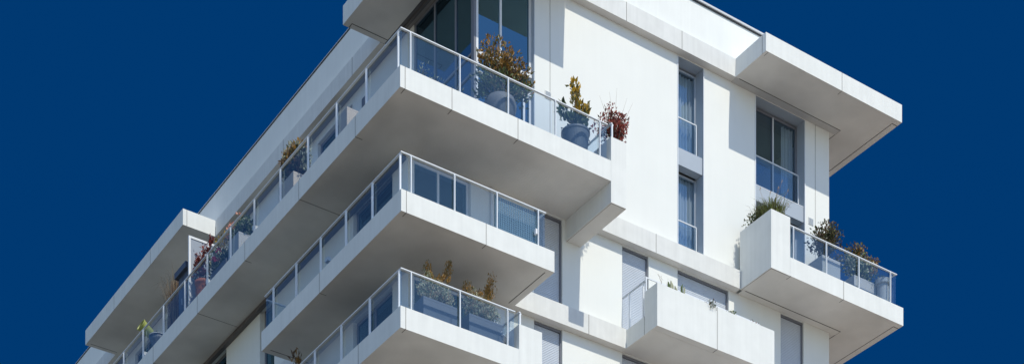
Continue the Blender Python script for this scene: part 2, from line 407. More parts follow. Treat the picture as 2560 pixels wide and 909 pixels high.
rD = railing('glass railing of the right-hand balcony', [
    ('a', .63, 14.33, 19.0, 0, [14.476, 15.873, 17.282, 18.695], 1, 1.03),
    ('b', 18.95, .66, 41, 0, [1.6, 3.2, 4.8], -1, 1.03)])
# small open rail on the planter balcony
w = MB()
w.box(9.03, 9.07, 1.10, 2.19, -2.20, -2.165, 'alu'); w.box(9.07, 13.55, 1.12, 1.15, -2.07, -2.035, 'alulight')
rF = w.build('railing', bld, 'thin rail behind the white planter front')
for (a, b, z0, z1) in ((9.05, 1.87, -3.26, -2.2), (9.05, 1.20, -3.26, -2.2), (9.09, 1.12, -3.26, -2.06), (11.3, 1.14, -3.26, -2.07), (13.53, 1.14, -3.26, -2.07)):
    w = MB(); w.box(a - .02, a + .02, b - .02, b + .02, z0, z1, 'alulight'); w.build('post', rF)

# white wall lamps / clips near posts
for (a, b, z) in ((.16, 9.0, .30), (.16, 12.35, .30), (.16, 17.5, .3)):
    w = MB(); w.box(a - .04, a + .1, b - .10, b + .02, z - .06, z + .06, 'white'); w.build('clamp', rA)
w = MB(); w.box(4.36, 4.42, .03, .12, -2.92, -2.78, 'white'); w.build('clamp', rB)
w = MB(); w.box(.16, .26, 4.30, 4.46, -2.95, -2.85, 'white'); w.build('clamp', rB)

# ------------------------------------------------------------------ windows, shutters
def frame_win(ax, f, u0, u1, z0, z1, mull=(), trans=(), fm='alu', fw=.06, curt=(), depth=.07, label=None, pane='glass'):
    """ax 'a': window in a plane y=f facing -y; 'b': plane x=f facing -x"""
    def bx(mb, p, q_, d0, d1, za, zb, m):
        if ax == 'a': mb.box(p, q_, f + d0, f + d1, za, zb, m)
        else: mb.box(f + d0, f + d1, p, q_, za, zb, m)
    w = MB()
    bx(w, u0, u0 + fw, 0, depth, z0, z1, fm); bx(w, u1 - fw, u1, 0, depth, z0, z1, fm)
    bx(w, u0 + fw, u1 - fw, 0, depth, z0, z0 + fw, fm); bx(w, u0 + fw, u1 - fw, 0, depth, z1 - fw, z1, fm)
    ms = [u0 + fw] + [m for m in mull] + [u1 - fw]
    for m in mull: bx(w, m - fw * .45, m + fw * .45, -.006, depth, z0 + fw, z1 - fw, fm)
    for i, (p, q_) in enumerate(zip(ms, ms[1:])):
        pp = p + (fw * .45 if i else 0); qq = q_ - (fw * .45 if i < len(ms) - 2 else 0)
        for t in trans: bx(w, pp, qq, -.004, depth, t - .035, t + .035, fm)
    o = w.build('window', bld, label)
    zs = [z0 + fw] + list(trans) + [z1 - fw]
    for i, (p, q_) in enumerate(zip(ms, ms[1:])):
        pp = p + (fw * .45 if i else 0); qq = q_ - (fw * .45 if i < len(ms) - 2 else 0)
        for j, (za, zb) in enumerate(zip(zs, zs[1:])):
            w = MB(); bx(w, pp, qq, .03, .042, za + (.035 if j else 0), zb - (.035 if j < len(zs) - 2 else 0), pane); w.build('pane', o)
    for (p, q_, za, zb) in curt:
        w = MB(); n = int((q_ - p) * 90) + 2; prev = None
        rnd = random.Random(int(p * 100)); ph = rnd.random() * 6
        for k in range(n + 1):
            u = p + (q_ - p) * k / n; d = .14 + .035 * math.sin(u * 46 + ph + 1.1 * math.sin(u * 9)) + .02 * math.sin(u * 15)
            cur = (u, d)
            if prev:
                if ax == 'a': w.face([(prev[0], f + prev[1], za), (cur[0], f + cur[1], za), (cur[0], f + cur[1], zb), (prev[0], f + prev[1], zb)], 'curtain')
                else: w.face([(f + prev[1], prev[0], za), (f + cur[1], cur[0], za), (f + cur[1], cur[0], zb), (f + prev[1], prev[0], zb)], 'curtain')
            prev = cur
        w.build('curtain', o, smooth=True)
    return o
def reveal(a0, a1, z0, z1, b0=2.19, b1=2.615, m='alu'):
    w = MB(); t = .015
    w.box(a0, a0 + t, b0, b1, z0, z1, m); w.box(a1 - t, a1, b0, b1, z0, z1, m); w.box(a0 + t, a1 - t, b0 + .004, b1, z1 - t, z1, m)
    return w
# tall narrow window pair with a metal spandrel
W1 = (11.17, 12.2)
reveal(11.17, 12.2, 0, 5.93).build('window_reveal', bld)
frame_win('a', 2.55, 11.185, 12.185, 3.20, 5.86, fm='alu', fw=.05, curt=[(11.2, 12.17, 3.2, 5.8)], pane='roomglass', label='upper tall narrow window with sheer curtain')
frame_win('a', 2.55, 11.185, 12.185, 0.0, 2.62, fm='alu', fw=.05, curt=[(11.2, 12.17, 0, 2.6)], pane='roomglass', label='lower tall narrow window with sheer curtain')
w = MB(); w.box(11.187, 12.183, 2.235, 2.5, 2.65, 3.17, 'alu'); w.build('spandrel', bld)
# double window with spandrel at the right
reveal(14.33, 16.45, 0, 5.93).build('window_reveal', bld)
frame_win('a', 2.55, 14.345, 16.435, 3.16, 5.86, mull=(15.39,), fm='aludark', fw=.07, curt=[(15.9, 16.35, 3.2, 5.8)], pane='roomglass', label='upper double window with a drawn-back curtain')
frame_win('a', 2.55, 14.345, 16.435, 0.0, 2.62, mull=(15.39,), fm='alu', fw=.07, curt=[(14.4, 16.4, 0, 2.6)], pane='roomglass', label='lower double window behind the right-hand balcony')
w = MB(); w.box(14.347, 16.433, 2.235, 2.5, 2.65, 3.14, 'alu'); w.build('spandrel', bld)
w = MB(); w.box(14.347, 16.433, 2.23, 2.3, 3.142, 3.16, 'alulight'); w.build('window_sill', bld)
w = MB(); w.box(15.37, 15.41, 2.53, 2.548, 3.2, 5.8, 'alulight'); w.build('mullion_cover', bld)
# glass guards in front of the french windows
for a0, a1, z, a in ((11.19, 12.14, 3.2, 12.13), (11.19, 12.14, .03, 12.13), (14.35, 16.42, 3.18, 16.41)):
    w = MB(); w.box(a0, a1, 2.45, 2.485, z + 1.07, z + 1.10, 'alulight')
    r = w.build('railing', bld, 'glass guard across a french window')
    w = MB(); w.box(a0, a1, 2.464, 2.476, z + .02, z + 1.068, 'railglass'); w.build('glass_panel', r)
    w = MB(); w.box(a - .015, a + .015, 2.448, 2.49, z, z + 1.068, 'alulight'); w.build('post', r)
# white edge trims of the openings
for a in (11.155, 12.185, 14.315, 16.437): 
    w = MB(); w.box(a, a + .028, 2.178, 2.199, 0.0, 5.93, 'alulight'); w.build('edge_trim', bld)

# double-height corner glazing of the upper terrace
frame_win('a', 2.34, 3.90, 5.80, .02, 5.95, mull=(4.74,), trans=(2.69, 3.25), fm='whiteframe', fw=.07, label='tall front glazing of the corner apartment')
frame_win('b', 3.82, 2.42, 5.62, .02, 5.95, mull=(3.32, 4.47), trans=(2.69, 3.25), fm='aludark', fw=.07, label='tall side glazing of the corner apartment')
w = MB(); w.box(3.82, 3.90, 2.34, 2.42, .02, 5.95, 'aludark'); w.box(5.80, 5.829, 2.2, 2.45, 0, 5.95, 'alu'); w.build('corner_post', bld)
w = MB(); w.box(5.50, 5.57, 2.31, 2.335, .1, 2.65, 'whiteframe'); w.box(5.57, 5.72, 2.31, 2.335, 2.58, 2.65, 'whiteframe'); w.build('door_frame', bld)
w = MB(); w.box(3.93, 5.79, 2.29, 2.33, 3.20, 3.29, 'whiteframe'); w.box(3.93, 5.79, 2.29, 2.33, 2.65, 2.72, 'whiteframe'); w.build('transom', bld)
# sliding windows behind the middle and lowest balconies
for L_, top in ((-3.236, -.60), (-6.303, -3.83)):
    frame_win('a', 2.30, 1.75, 3.61, L_ + .02, top - .02, mull=(2.60,), fm='alulight', fw=.07, label='corner sliding window behind the glass railing')
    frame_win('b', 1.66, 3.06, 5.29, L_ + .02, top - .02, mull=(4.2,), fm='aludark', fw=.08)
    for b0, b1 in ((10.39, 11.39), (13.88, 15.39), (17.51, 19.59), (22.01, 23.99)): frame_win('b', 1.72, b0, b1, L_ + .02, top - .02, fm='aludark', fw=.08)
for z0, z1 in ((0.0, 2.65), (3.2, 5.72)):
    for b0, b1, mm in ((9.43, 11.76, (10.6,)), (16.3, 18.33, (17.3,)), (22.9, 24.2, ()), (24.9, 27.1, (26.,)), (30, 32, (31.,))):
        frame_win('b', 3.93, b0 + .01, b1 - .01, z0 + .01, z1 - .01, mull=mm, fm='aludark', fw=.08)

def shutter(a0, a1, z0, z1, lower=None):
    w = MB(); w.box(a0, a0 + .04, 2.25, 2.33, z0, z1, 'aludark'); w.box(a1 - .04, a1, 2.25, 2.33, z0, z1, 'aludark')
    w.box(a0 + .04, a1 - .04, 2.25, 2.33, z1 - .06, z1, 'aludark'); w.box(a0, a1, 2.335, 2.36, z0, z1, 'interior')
    o = w.build('roller_shutter', bld)
    s = MB(); pit = .05; z = z0 + .01; k = s.mi('shutter')
    while z < z1 - .07:
        zt = min(z + pit, z1 - .065)
        p0, p1, p2 = (2.322, z), (2.298, z + (zt - z) * .25), (2.302, z + (zt - z) * .8)
        for (y0, za), (y1, zb) in (((2.312, z), (2.300, z + .006)), ((2.300, z + .006), (2.303, zt - .006)), ((2.303, zt - .006), (2.312, zt))):
            s.face([(a0 + .04, y0, za), (a1 - .04, y0, za), (a1 - .04, y1, zb), (a0 + .04, y1, zb)], 'shutter')
        z = zt
    s.build('slats', o)
for L_, top in ((-3.236, -.60), (-6.303, -3.83)):
    for a, b in SHUT: shutter(a + .005, b - .005, L_, top)

# vents, facade details
def vent(a, z, wd=.22, hg=.22):
    w = MB(); w.box(a - wd / 2, a + wd / 2, 2.185, 2.199, z - hg / 2, z + hg / 2, 'band')
    for k in range(5): w.box(a - wd / 2 + .02, a + wd / 2 - .02, 2.178, 2.184, z - hg / 2 + .02 + k * .04, z - hg / 2 + .04 + k * .04, 'alu')
    w.build('vent', bld)
vent(6.30, 2.85); vent(16.72, 2.76)
w = MB(); w.box(3.80, 3.818, 8.60, 8.80, 5.25, 5.50, 'trim_and_shade'); w.build('vent', bld)
w = MB(); w.tube([(4.30, 2.15, -3.2), (4.30, 2.15, -.6)], .035, 'alulight', 10); w.build('downpipe', bld)

# framed translucent screen that divides the upper terrace
w = MB(); sb = 14.0; zt = 2.66
for a in (.27, .94, 1.62, 2.3, 2.98, 3.66): w.box(a, a + .07, sb, sb + .06, 0, zt - .07, 'whiteframe')
w.box(.27, 3.73, sb, sb + .06, zt - .07, zt, 'whiteframe')
w.box(.90, 1.05, sb - .02, sb, 2.0, 2.1, 'whiteframe')
o = w.build('terrace_divider', bld, 'framed translucent divider across the upper terrace')
for a in (.34, 1.01, 1.69, 2.37, 3.05):
    w = MB(); w.box(a, a + .6, sb + .02, sb + .035, 0, zt - .07, 'panel'); w.build('panel', o)

# ------------------------------------------------------------------ plants
def rnd_in(rg, r): 
    while True:
        v = Vector((rg.uniform(-1, 1), rg.uniform(-1, 1), rg.uniform(-1, 1)))
        if v.length <= 1: return Vector((v.x * r[0], v.y * r[1], v.z * r[2]))
def leaf(mb, p, d, L, W, m, rg):
    d = d.normalized(); s = d.cross(Vector((rg.uniform(-1, 1), rg.uniform(-1, 1), rg.uniform(-1, 1))))
    if s.length < 1e-3: s = Vector((1, 0, 0))
    s.normalize(); n = d.cross(s)
    k = mb.mi(m); o = len(mb.v); mid = p + d * L * .5
    mb.v += [tuple(p), tuple(mid + s * W * .5 + n * W * .12), tuple(p + d * L - n * L * .1), tuple(mid - s * W * .5 + n * W * .12)]
    mb.f += [(o, o + 1, o + 2), (o, o + 2, o + 3)]; mb.m += [k, k]
def bush(parent, blobs, base, leaves, nl=160, L=.09, W=.045, nb=9, twig='bark', tw=.012, seed=1, up=.35, fname='foliage', spread=.12, label=None):
    """blobs: (cx, cy, cz, rx, ry, rz, weight, leaf mats or None)"""
    rg = random.Random(seed); st = MB(); fo = MB(); base = Vector(base)
    tot = sum(b[6] for b in blobs)
    for bi, b in enumerate(blobs):
        c = Vector(b[:3]); r = b[3:6]; ms = b[7] if len(b) > 7 and b[7] else leaves
        nbb = max(2, int(nb * b[6] / tot)); tips = []
        for k in range(nbb):
            tip = c + rnd_in(rg, r) * .95; b0 = base + Vector((rg.uniform(-.06, .06), rg.uniform(-.06, .06), 0))
            mid = b0.lerp(tip, .5) + Vector((rg.uniform(-.08, .08), rg.uniform(-.08, .08), .05))
            st.tube([b0, mid, tip], [tw, tw * .7, tw * .25], twig, 4, False); tips.append((mid, tip))
            for j in range(3):
                t2 = mid.lerp(tip, rg.uniform(.1, .9)); e = t2 + rnd_in(rg, (.3, .3, .3)) * r[0]
                st.tube([t2, e], [tw * .35, tw * .12], twig, 3, False); tips.append((t2, e))
        for k in range(int(nl * b[6])):
            mid, tip = rg.choice(tips); p = mid.lerp(tip, rg.uniform(.25, 1.05)) + rnd_in(rg, (spread,) * 3)
            if rg.random() < .3: p = c + rnd_in(rg, r)
            d = (p - base).normalized() * .5 + rnd_in(rg, (1, 1, 1)) + Vector((0, 0, up))
            s = rg.uniform(.65, 1.25); leaf(fo, p, d, L * s, W * s, rg.choice(ms), rg)
    st.build('stem', parent); return fo.build(fname, parent, label)
def pot_round(parent, r0, r1, h, m, rim=.03, z=0, name='pot'):
    w = MB(); w.lathe([(r0, z), (r0 + (r1 - r0) * .5, z + h * .5), (r1, z + h - rim), (r1 + .015, z + h - rim), (r1 + .015, z + h), (r1 - .03, z + h), (r1 - .035, z + h - .06), (0.001, z + h - .065)], m)
    o = w.build(name, parent, smooth=False); return o
def box_planter(parent, a, b, h, m, name='planter'):
    w = MB(); w.box(-a / 2, a / 2, -b / 2, b / 2, 0, h - .06, m)
    for q in ((-a / 2, a / 2, -b / 2, -b / 2 + .03), (-a / 2, a / 2, b / 2 - .03, b / 2), (-a / 2, -a / 2 + .03, -b / 2 + .03, b / 2 - .03), (a / 2 - .03, a / 2, -b / 2 + .03, b / 2 - .03)): w.box(*q, h - .06, h, m)
    w.box(-a / 2 + .03, a / 2 - .03, -b / 2 + .03, b / 2 - .03, h - .06, h - .03, 'soil'); return w.build(name, parent, bevel=.006)

GA = 'potted plants standing on the balconies'
# rusty bush in a round grey pot
t = thing('potted_shrub', 'large rusty olive bush in a rounded grey pot before the tall corner glazing', 'potted plant', (3.68, .80, Z0), group=GA)
w = MB(); w.lathe([(.28, 0), (.38, .3), (.45, .6), (.465, .74), (.42, .88), (.36, .93), (.33, .91), (.31, .82), (.001, .81)], 'potgrey', 36); w.build('pot', t, smooth=True)
bush(t, [(-.12, 0, 2.05, .60, .42, .50, 1.1, ['leaf_rust', 'leaf_olive', 'leaf_rust', 'leaf_brown']), (.48, .05, 1.95, .55, .4, .48, 1.0, ['leaf_rust', 'leaf_olive', 'leaf_brown']), (-.1, 0, 1.35, .72, .42, .45, 1.1, ['leaf_dark', 'leaf_olive', 'leaf_green']), (.98, .1, 1.7, .22, .22, .45, .2, None), (-.62, 0, 1.2, .3, .3, .4, .25, ['leaf_green', 'leaf_dark']), (.55, 0, 1.3, .5, .35, .35, .5, ['leaf_dark', 'leaf_green'])],
     (0, 0, .8), ['leaf_rust', 'leaf_olive'], nl=1000, L=.12, W=.055, nb=90, twig='twig', tw=.014, seed=3)
# tall golden-leaved plant in a slate pot with handles
t = thing('potted_magnolia', 'upright golden-leaved plant in a slate blue tub with handles on the upper terrace', 'potted plant', (6.22, .72, Z0), group=GA)
w = MB(); w.lathe([(.27, 0), (.34, .4), (.395, .84), (.415, .86), (.415, .91), (.37, .915), (.35, .84), (.001, .83)], 'potblue', 36); po = w.build('pot', t, smooth=False)
for sx in (-1, 1):
    w = MB(); w.tube([(sx * .38, 0, .74), (sx * .49, 0, .75), (sx * .50, 0, .88), (sx * .41, 0, .88)], .014, 'potblue', 6); w.build('handle', po)
bush(t, [(-.05, 0, 2.20, .17, .14, .15, .26, ['leaf_gold', 'leaf_gold', 'leaf_olive']), (.06, 0, 1.92, .10, .1, .14, .10, ['leaf_gold', 'leaf_olive']), (.26, 0, 1.66, .22, .16, .17, .40, ['leaf_gold', 'leaf_gold', 'leaf_olive']),
         (.12, 0, 1.28, .30, .22, .30, .8, ['leaf_dark', 'leaf_dark', 'leaf_green']), (-.42, 0, 1.35, .15, .14, .30, .30, ['leaf_green', 'leaf_dark'])], (0, 0, .8), ['leaf_gold'], nl=330, L=.17, W=.085, nb=22, twig='bark', seed=8, up=.6, spread=.05)
# red shrub in the end box
t = thing('red_shrub', 'wispy shrub with dark red leaves growing in the end box of the upper terrace', 'shrub', (7.36, .50, Z0 + .61))
bush(t, [(.15, 0, .85, .38, .3, .42, 1., None), (.38, .1, 1.1, .28, .25, .3, .5, None), (-.08, .0, 1.1, .24, .2, .36, .35, None), (-.35, .1, .75, .22, .3, .3, .3, None), (.2, .2, .5, .35, .4, .3, .6, None)], (.12, .05, 0), ['leaf_red', 'leaf_wine', 'leaf_red', 'leaf_brown'], nl=1000, L=.085, W=.04, nb=40, twig='twig', tw=.009, seed=21, spread=.06)
w = MB()
for e in ((-.1, 0, 1.75), (.25, .1, 2.05), (.62, .1, 1.9), (.75, 0, 1.75), (-.45, 0, 1.5)): w.tube([(.1, 0, .4), (e[0] * .6 + .05, e[1], e[2] * .7), e], [.008, .005, .002], 'twig', 3, False)
w.build('twig', t)
# small spindly plants
for i, (a, s, lab) in enumerate(((.95, 5, 'spindly small plant nearest the corner, low behind the upper terrace glass'), (1.45, 6, 'low sparse plant, middle one of three behind the upper corner glass'), (2.05, 9, 'tiny green tuft, rightmost of three small plants behind the upper corner glass'))):
    t = thing('small_plant', lab, 'potted plant', (a, .55, Z0), group='small plants behind the corner glass')
    pot_round(t, .09, .12, .2, 'potgrey')
    bush(t, [(0, 0, .62 - .17 * i, .24, .2, .2, 1, None)], (0, 0, .14), ['leaf_green', 'leaf_sage', 'leaf_dark'], nl=46, L=.10, W=.035, nb=7, twig='twig', tw=.007, seed=s)

# upper terrace, shaded left side (thing at x~.6)
t = thing('planter_shrub', 'bushy pale-tipped shrub in a beige box planter on the shaded side of the terrace', 'potted plant', (.62, 7.15, Z0), group=GA)
box_planter(t, .62, .95, .88, 'potbeige')
bush(t, [(0, 0, 1.36, .38, .62, .46, 1.7, ['leaf_brown', 'leaf_dark', 'leaf_brown', 'leaf_olive', 'bark']), (0, 0, 1.70, .34, .6, .28, .7, ['leaf_sage', 'leaf_orange', 'leaf_olive', 'straw']), (0, .5, 1.78, .12, .24, .28, .2, ['leaf_orange', 'leaf_rust', 'leaf_sage']), (0, -.62, 1.25, .2, .25, .3, .12, ['leaf_sage', 'leaf_dark'])], (0, 0, .8), ['leaf_brown'], nl=1900, L=.11, W=.06, nb=70, twig='bark', tw=.012, seed=31, spread=.08)
t = thing('box_planter', 'beige box without a plant behind the shaded side railing near the corner', 'planter', (.62, 3.75, Z0), group=GA)
box_planter(t, .55, .5, 1.0, 'potbeige')
t = thing('rose_planter', 'rose bush with pale pink blooms in a grey box planter on the shaded side', 'potted plant', (.62, 10.75, Z0), group=GA)
box_planter(t, .6, .75, .98, 'potpale')
bush(t, [(0, .1, 1.25, .3, .6, .32, 1, None), (0, -.3, 1.3, .25, .3, .25, .4, None)], (0, 0, .9), ['leaf_dark', 'leaf_green', 'leaf_sage', 'leaf_green'], nl=900, L=.11, W=.07, nb=30, seed=41)
rg = random.Random(5)
for c, n, r in (((-.2, .45, 1.50), 26, .12), ((-.2, .2, 1.52), 20, .09), ((-.2, -.2, 1.56), 14, .07), ((-.2, .62, 1.38), 12, .07)):
    w = MB()
    for k in range(n): leaf(w, Vector(c) + rnd_in(rg, (r,) * 3), rnd_in(rg, (1, 1, 1)), .10, .08, 'pink', rg)
    w.build('flower', t)
t = thing('topiary_plant', 'rounded brownish green bush rising above the rail just left of the pink roses', 'potted plant', (.75, 12.35, Z0), group=GA)
box_planter(t, .5, .8, .9, 'potdark')
bush(t, [(0, 0, 1.62, .3, .34, .40, 1, ['leaf_olive', 'leaf_gold', 'leaf_brown']), (0, 0, 1.15, .3, .4, .3, .5, ['leaf_dark'])], (0, 0, .8), ['leaf_olive'], nl=800, L=.07, W=.04, nb=24, seed=47, spread=.06)
t = thing('flowering_planter', 'dark leafy bush with magenta flowers in a charcoal planter behind the glass', 'potted plant', (.5, 11.95, Z0), group=GA)
box_planter(t, .45, 1.5, .55, 'potdark')
bush(t, [(0, .3, .95, .3, .7, .42, 1, None), (0, -.4, .8, .25, .5, .3, .5, None)], (0, 0, .5), ['leaf_dark', 'leaf_dark', 'leaf_sage', 'leaf_green'], nl=1000, L=.11, W=.06, nb=30, seed=52)
for c in ((-.2, -.1, 1.12), (-.22, .15, .95), (-.2, .0, .85)):
    w = MB()
    for k in range(16): leaf(w, Vector(c) + rnd_in(rg, (.08,) * 3), rnd_in(rg, (1, 1, 1)), .08, .07, 'magenta', rg)
    w.build('flower', t)
t = thing('potted_maple', 'red-leaved plant on bare stems in a terracotta pot beside the framed terrace divider', 'potted plant', (.55, 13.45, Z0), group=GA)
w = MB(); w.lathe([(.13, 0), (.22, .25), (.27, .55), (.26, .80), (.28, .82), (.30, .92), (.26, .93), (.25, .84), (.001, .83)], 'terracotta', 32); w.build('pot', t, smooth=True)
bush(t, [(0, .1, 1.15, .34, .42, .4, 1, ['leaf_wine', 'leaf_wine', 'leaf_dark']), (0, .62, 1.95, .12, .2, .28, .2, None), (0, -.15, 1.85, .14, .22, .32, .28, None), (0, .3, 1.75, .12, .2, .25, .2, None), (0, -.55, 2.0, .1, .16, .22, .13, None)], (0, 0, .8), ['leaf_red', 'leaf_wine', 'leaf_wine'], nl=480, L=.11, W=.08, nb=24, twig='bark', tw=.010, seed=61, spread=.05)
def grass(parent, n, h, sp, ms, seed, W=.014, lean=.5, name='foliage', c=(0, 0, 0), r=(.2, .2)):
    rg = random.Random(seed); w = MB()
    for k in range(n):
        b = Vector((c[0] + rg.uniform(-r[0], r[0]), c[1] + rg.uniform(-r[1], r[1]), c[2])); a = rg.uniform(0, 6.28); hh = h * rg.uniform(.5, 1.05); l = rg.uniform(.1, 1) * lean * hh
        dx, dy = math.cos(a), math.sin(a); s = Vector((-dy, dx, 0)) * W * .5; m = rg.choice(ms)
        pts = [b, b + Vector((dx * l * .25, dy * l * .25, hh * .55)), b + Vector((dx * l * .65, dy * l * .65, hh * .9)), b + Vector((dx * l * 1.1, dy * l * 1.1, hh * rg.uniform(.75, 1.0)))]
        for (p, q_), t0, t1 in zip(zip(pts, pts[1:]), (1, .8, .5), (.8, .5, .05)): w.face([p - s * t0, p + s * t0, q_ + s * t1, q_ - s * t1], m)
    return w.build(name, parent)
t = thing('dry_grass_pot', 'tall straw-coloured ornamental grass behind the glass, left of the dark blue cabinet', 'potted plant', (.6, 15.75, Z0), group=GA)
pot_round(t, .2, .27, .5, 'potdark'); grass(t, 420, 1.85, .4, ['straw', 'straw', 'leaf_brown', 'leaf_wine'], 71, W=.016, lean=.35, c=(0, 0, .42), r=(.2, .3))
t = thing('storage_cabinet', 'narrow dark blue cabinet with an overhanging flat top beyond the framed terrace divider', 'cabinet', (.52, 14.75, Z0))
w = MB(); w.box(-.12, .6, -.35, .35, 0, 1.78, 'navy'); w.build('body', t); w = MB(); w.box(-.24, .68, -.45, .45, 1.78, 1.98, 'navy'); w.build('top', t, bevel=.01)
w = MB(); w.box(-.126, -.12, -.008, .008, .05, 1.74, 'black'); w.box(-.15, -.12, .04, .07, .8, 1.0, 'alu'); w.build('door', t)
# lime green bucket-like lamp on a stand
t = thing('lime_green_bucket', 'lime green tilted bucket with a dark open mouth showing above the far left rail', 'bucket', (.6, 18.55, Z0))
w = MB(); w.tube([(0, 0, 0), (0, 0, 1.65)], .03, 'black', 8); w.box(-.2, .2, -.2, .2, 0, .04, 'black'); w.build('stand', t)
bk = MB(); bk.lathe([(.16, 0), (.20, .40), (.215, .41), (.215, .44), (.19, .44), (.18, .40), (.14, .04), (.001, .03)], 'lime', 20)
ax = Vector((-.957, -.078, .50)).normalized(); qr = ax.to_track_quat('Z', 'Y').to_euler()
o = bk.build('bucket_body', t); o.location = (.22, -.12, 1.62); o.rotation_euler = qr
o2 = MB(); o2.lathe([(.145, .05), (.183, .41), (.001, .36)], 'black', 20); o2 = o2.build('dark_lining', t); o2.location = o.location; o2.rotation_euler = o.rotation_euler
w = MB(); w.tube([(.0, .0, 0), (.1, -.02, .02), (.24, 0, .12), (.26, 0, .3)], [.10, .08, .04, .015], 'lime', 12)
o = w.build('spout', t); o.location = (.02, -.55, 1.25)
t = thing('shallow_bowl', 'slate blue bowl with a pale rim behind the glass, right of the lime green bucket', 'bowl', (.6, 17.3, Z0))
w = MB(); w.lathe([(.14, 0), (.14, .55), (.25, .78), (.30, .92), (.275, .92), (.23, .82), (.001, .8)], 'potblue', 28); w.build('bowl_body', t, smooth=True)
w = MB(); w.lathe([(.30, .92), (.315, .92), (.315, .95), (.275, .95), (.27, .92)], 'potpale', 28); w.build('rim', t)

# lowest balcony planters
for i, (a0, a1, lab, seed) in enumerate(((1.0, 2.08, 'left one of two feathery orange-tipped bushes in slate boxes on the lowest balcony', 81), (2.46, 3.56, 'right one of two feathery orange-tipped bushes in slate boxes on the lowest balcony', 83))):
    t = thing('conifer_planter', lab, 'potted plant', ((a0 + a1) / 2, .72, Z0 - 6.303), group='twin planter boxes on the lowest balcony')
    box_planter(t, a1 - a0, .5, .80, 'potblue'); wd = (a1 - a0) / 2
    fo = [(-.05, 0, 1.12, wd + .02, .26, .36, 1.2, None), (-wd * .55, 0, 1.3, .2, .2, .4, .35, None), (wd * .45, 0, 1.0, wd * .6, .25, .3, .5, None)]
    tips = [(-wd * .45, 1.75, .11, .24), (wd * .75, 1.95, .10, .26), (wd * .2, 1.55, .12, .14)] if i == 0 else [(-wd * .8, 1.62, .15, .26), (-wd * .1, 1.58, .10, .16), (wd * .62, 1.95, .16, .42), (wd * .4, 1.75, .13, .2)]
    for (x, z_, r, rz) in tips: fo.append((x, 0, z_ - .05, r, r, rz, .15, ['leaf_orange', 'leaf_rust', 'straw', 'leaf_orange', 'leaf_olive']))
    bush(t, fo, (0, 0, .74), ['leaf_sage', 'leaf_sage', 'leaf_green', 'straw'], nl=3000, L=.075, W=.024, nb=80, twig='bark', tw=.006, seed=seed, up=.8, spread=.06)
t = thing('brown_leaf_plant', 'brown spiky-leaved plant rising above the lowest balcony rail on the shaded side', 'potted plant', (.55, 6.95, Z0 - 6.303), group=GA)
pot_round(t, .22, .3, .6, 'potdark')
bush(t, [(0, 0, 1.85, .16, .22, .28, .7, None), (0, .45, 1.5, .16, .22, .18, .5, None), (0, -.2, 1.3, .25, .5, .3, 1, None)], (0, 0, .5), ['leaf_brown', 'leaf_rust', 'leaf_brown'], nl=110, L=.19, W=.055, nb=14, seed=91, up=.8, spread=.05)
t = thing('folding_chair', 'white folding chair leaning at the right end of the lowest front balcony', 'chair', (3.62, .62, Z0 - 6.303), rz=.5)
for x in (-.19, .19):
    w = MB(); w.tube([(x, -.16, 0), (x, .02, .5), (x, .16, 1.05)], .014, 'white', 6); w.build('leg', t)
    w = MB(); w.tube([(x * .9, .22, 0), (x * .9, .0, .48), (x * .9, -.1, .62)], .014, 'white', 6); w.build('leg', t)
w = MB()
for k in range(5): w.box(-.18, .18, -.16 + k * .06, -.115 + k * .06, .50 + k * .006, .52 + k * .006, 'white')
w.build('seat', t)
w = MB()
for k in range(4): w.box(-.18, .18, .09 + .022 * k, .105 + .022 * k, .72 + k * .085, .78 + k * .085, 'white')
w.build('backrest', t)

# woven privacy screen tied inside the middle balcony rail
t = thing('privacy_screen', 'teal woven lattice screen tied inside the glass of the middle balcony', 'screen', (3.78, .16, Z0 - 3.236))
w = MB(); n = 22
for k in range(n + 1):
    x = -.66 + 1.32 * k / n; w.box(x - .013, x + .013, -.004, .004, .01, .98, 'mesh')
for k in range(17):
    z = .03 + .94 * k / 16; w.box(-.68, .68, .005, .012, z - .013, z + .013, 'mesh')
w.build('lattice', t)
w = MB(); w.box(-.70, -.68, -.01, .015, 0, 1.0, 'mesh'); w.box(.68, .70, -.01, .015, 0, 1.0, 'mesh'); w.build('edge_binding', t)
w = MB(); w.box(-.67, .67, .03, .036, .02, .60, 'mesh'); w.build('backing_cloth', t)

# planter front balcony: little succulents
GS = 'small plants along the white planter front'
def cactus(t, n, h, seed, sp):
    rg = random.Random(seed); w = MB()
    for k in range(n):
        x = rg.uniform(-sp, sp); y = rg.uniform(-.06, .06); z = 0; r = rg.uniform(.028, .04); hh = h * rg.uniform(.5, 1)
        w.tube([(x, y, 0), (x, y, hh * .4), (x + rg.uniform(-.02, .02), y, hh * .8), (x + rg.uniform(-.03, .03), y, hh)], [r * .7, r, r, r * .3], 'leaf_sage' if k % 2 else 'leaf_green', 7)
    w.build('cactus_stem', t)
t = thing('cactus', 'clump of upright pale green cacti at the left end of the white planter front', 'cactus', (9.92, .72, Z0 - 2.63), group=GS); cactus(t, 14, .55, 1, .3)
t = thing('succulent', 'rusty trailing plant just right of the cacti on the white planter front', 'succulent', (10.75, .72, Z0 - 2.63), group=GS)
bush(t, [(0, 0, .13, .38, .12, .08, 1, None)], (0, 0, 0), ['leaf_brown', 'leaf_rust', 'leaf_olive'], nl=220, L=.06, W=.03, nb=10, tw=.005, seed=3)
t = thing('succulent', 'dark trailing plant spilling over the middle of the white planter front', 'succulent', (11.05, .56, Z0 - 2.63), group=GS)
bush(t, [(.05, -.03, .08, .22, .07, .06, 1, None), (.10, -.12, .02, .10, .02, .06, .2, None)], (0, 0, .02), ['leaf_dark', 'leaf_green', 'leaf_brown'], nl=110, L=.06, W=.03, nb=10, tw=.005, seed=4)
t = thing('succulent', 'leafy bright green succulent right of the joint in the white planter front', 'succulent', (11.95, .70, Z0 - 2.63), group=GS)
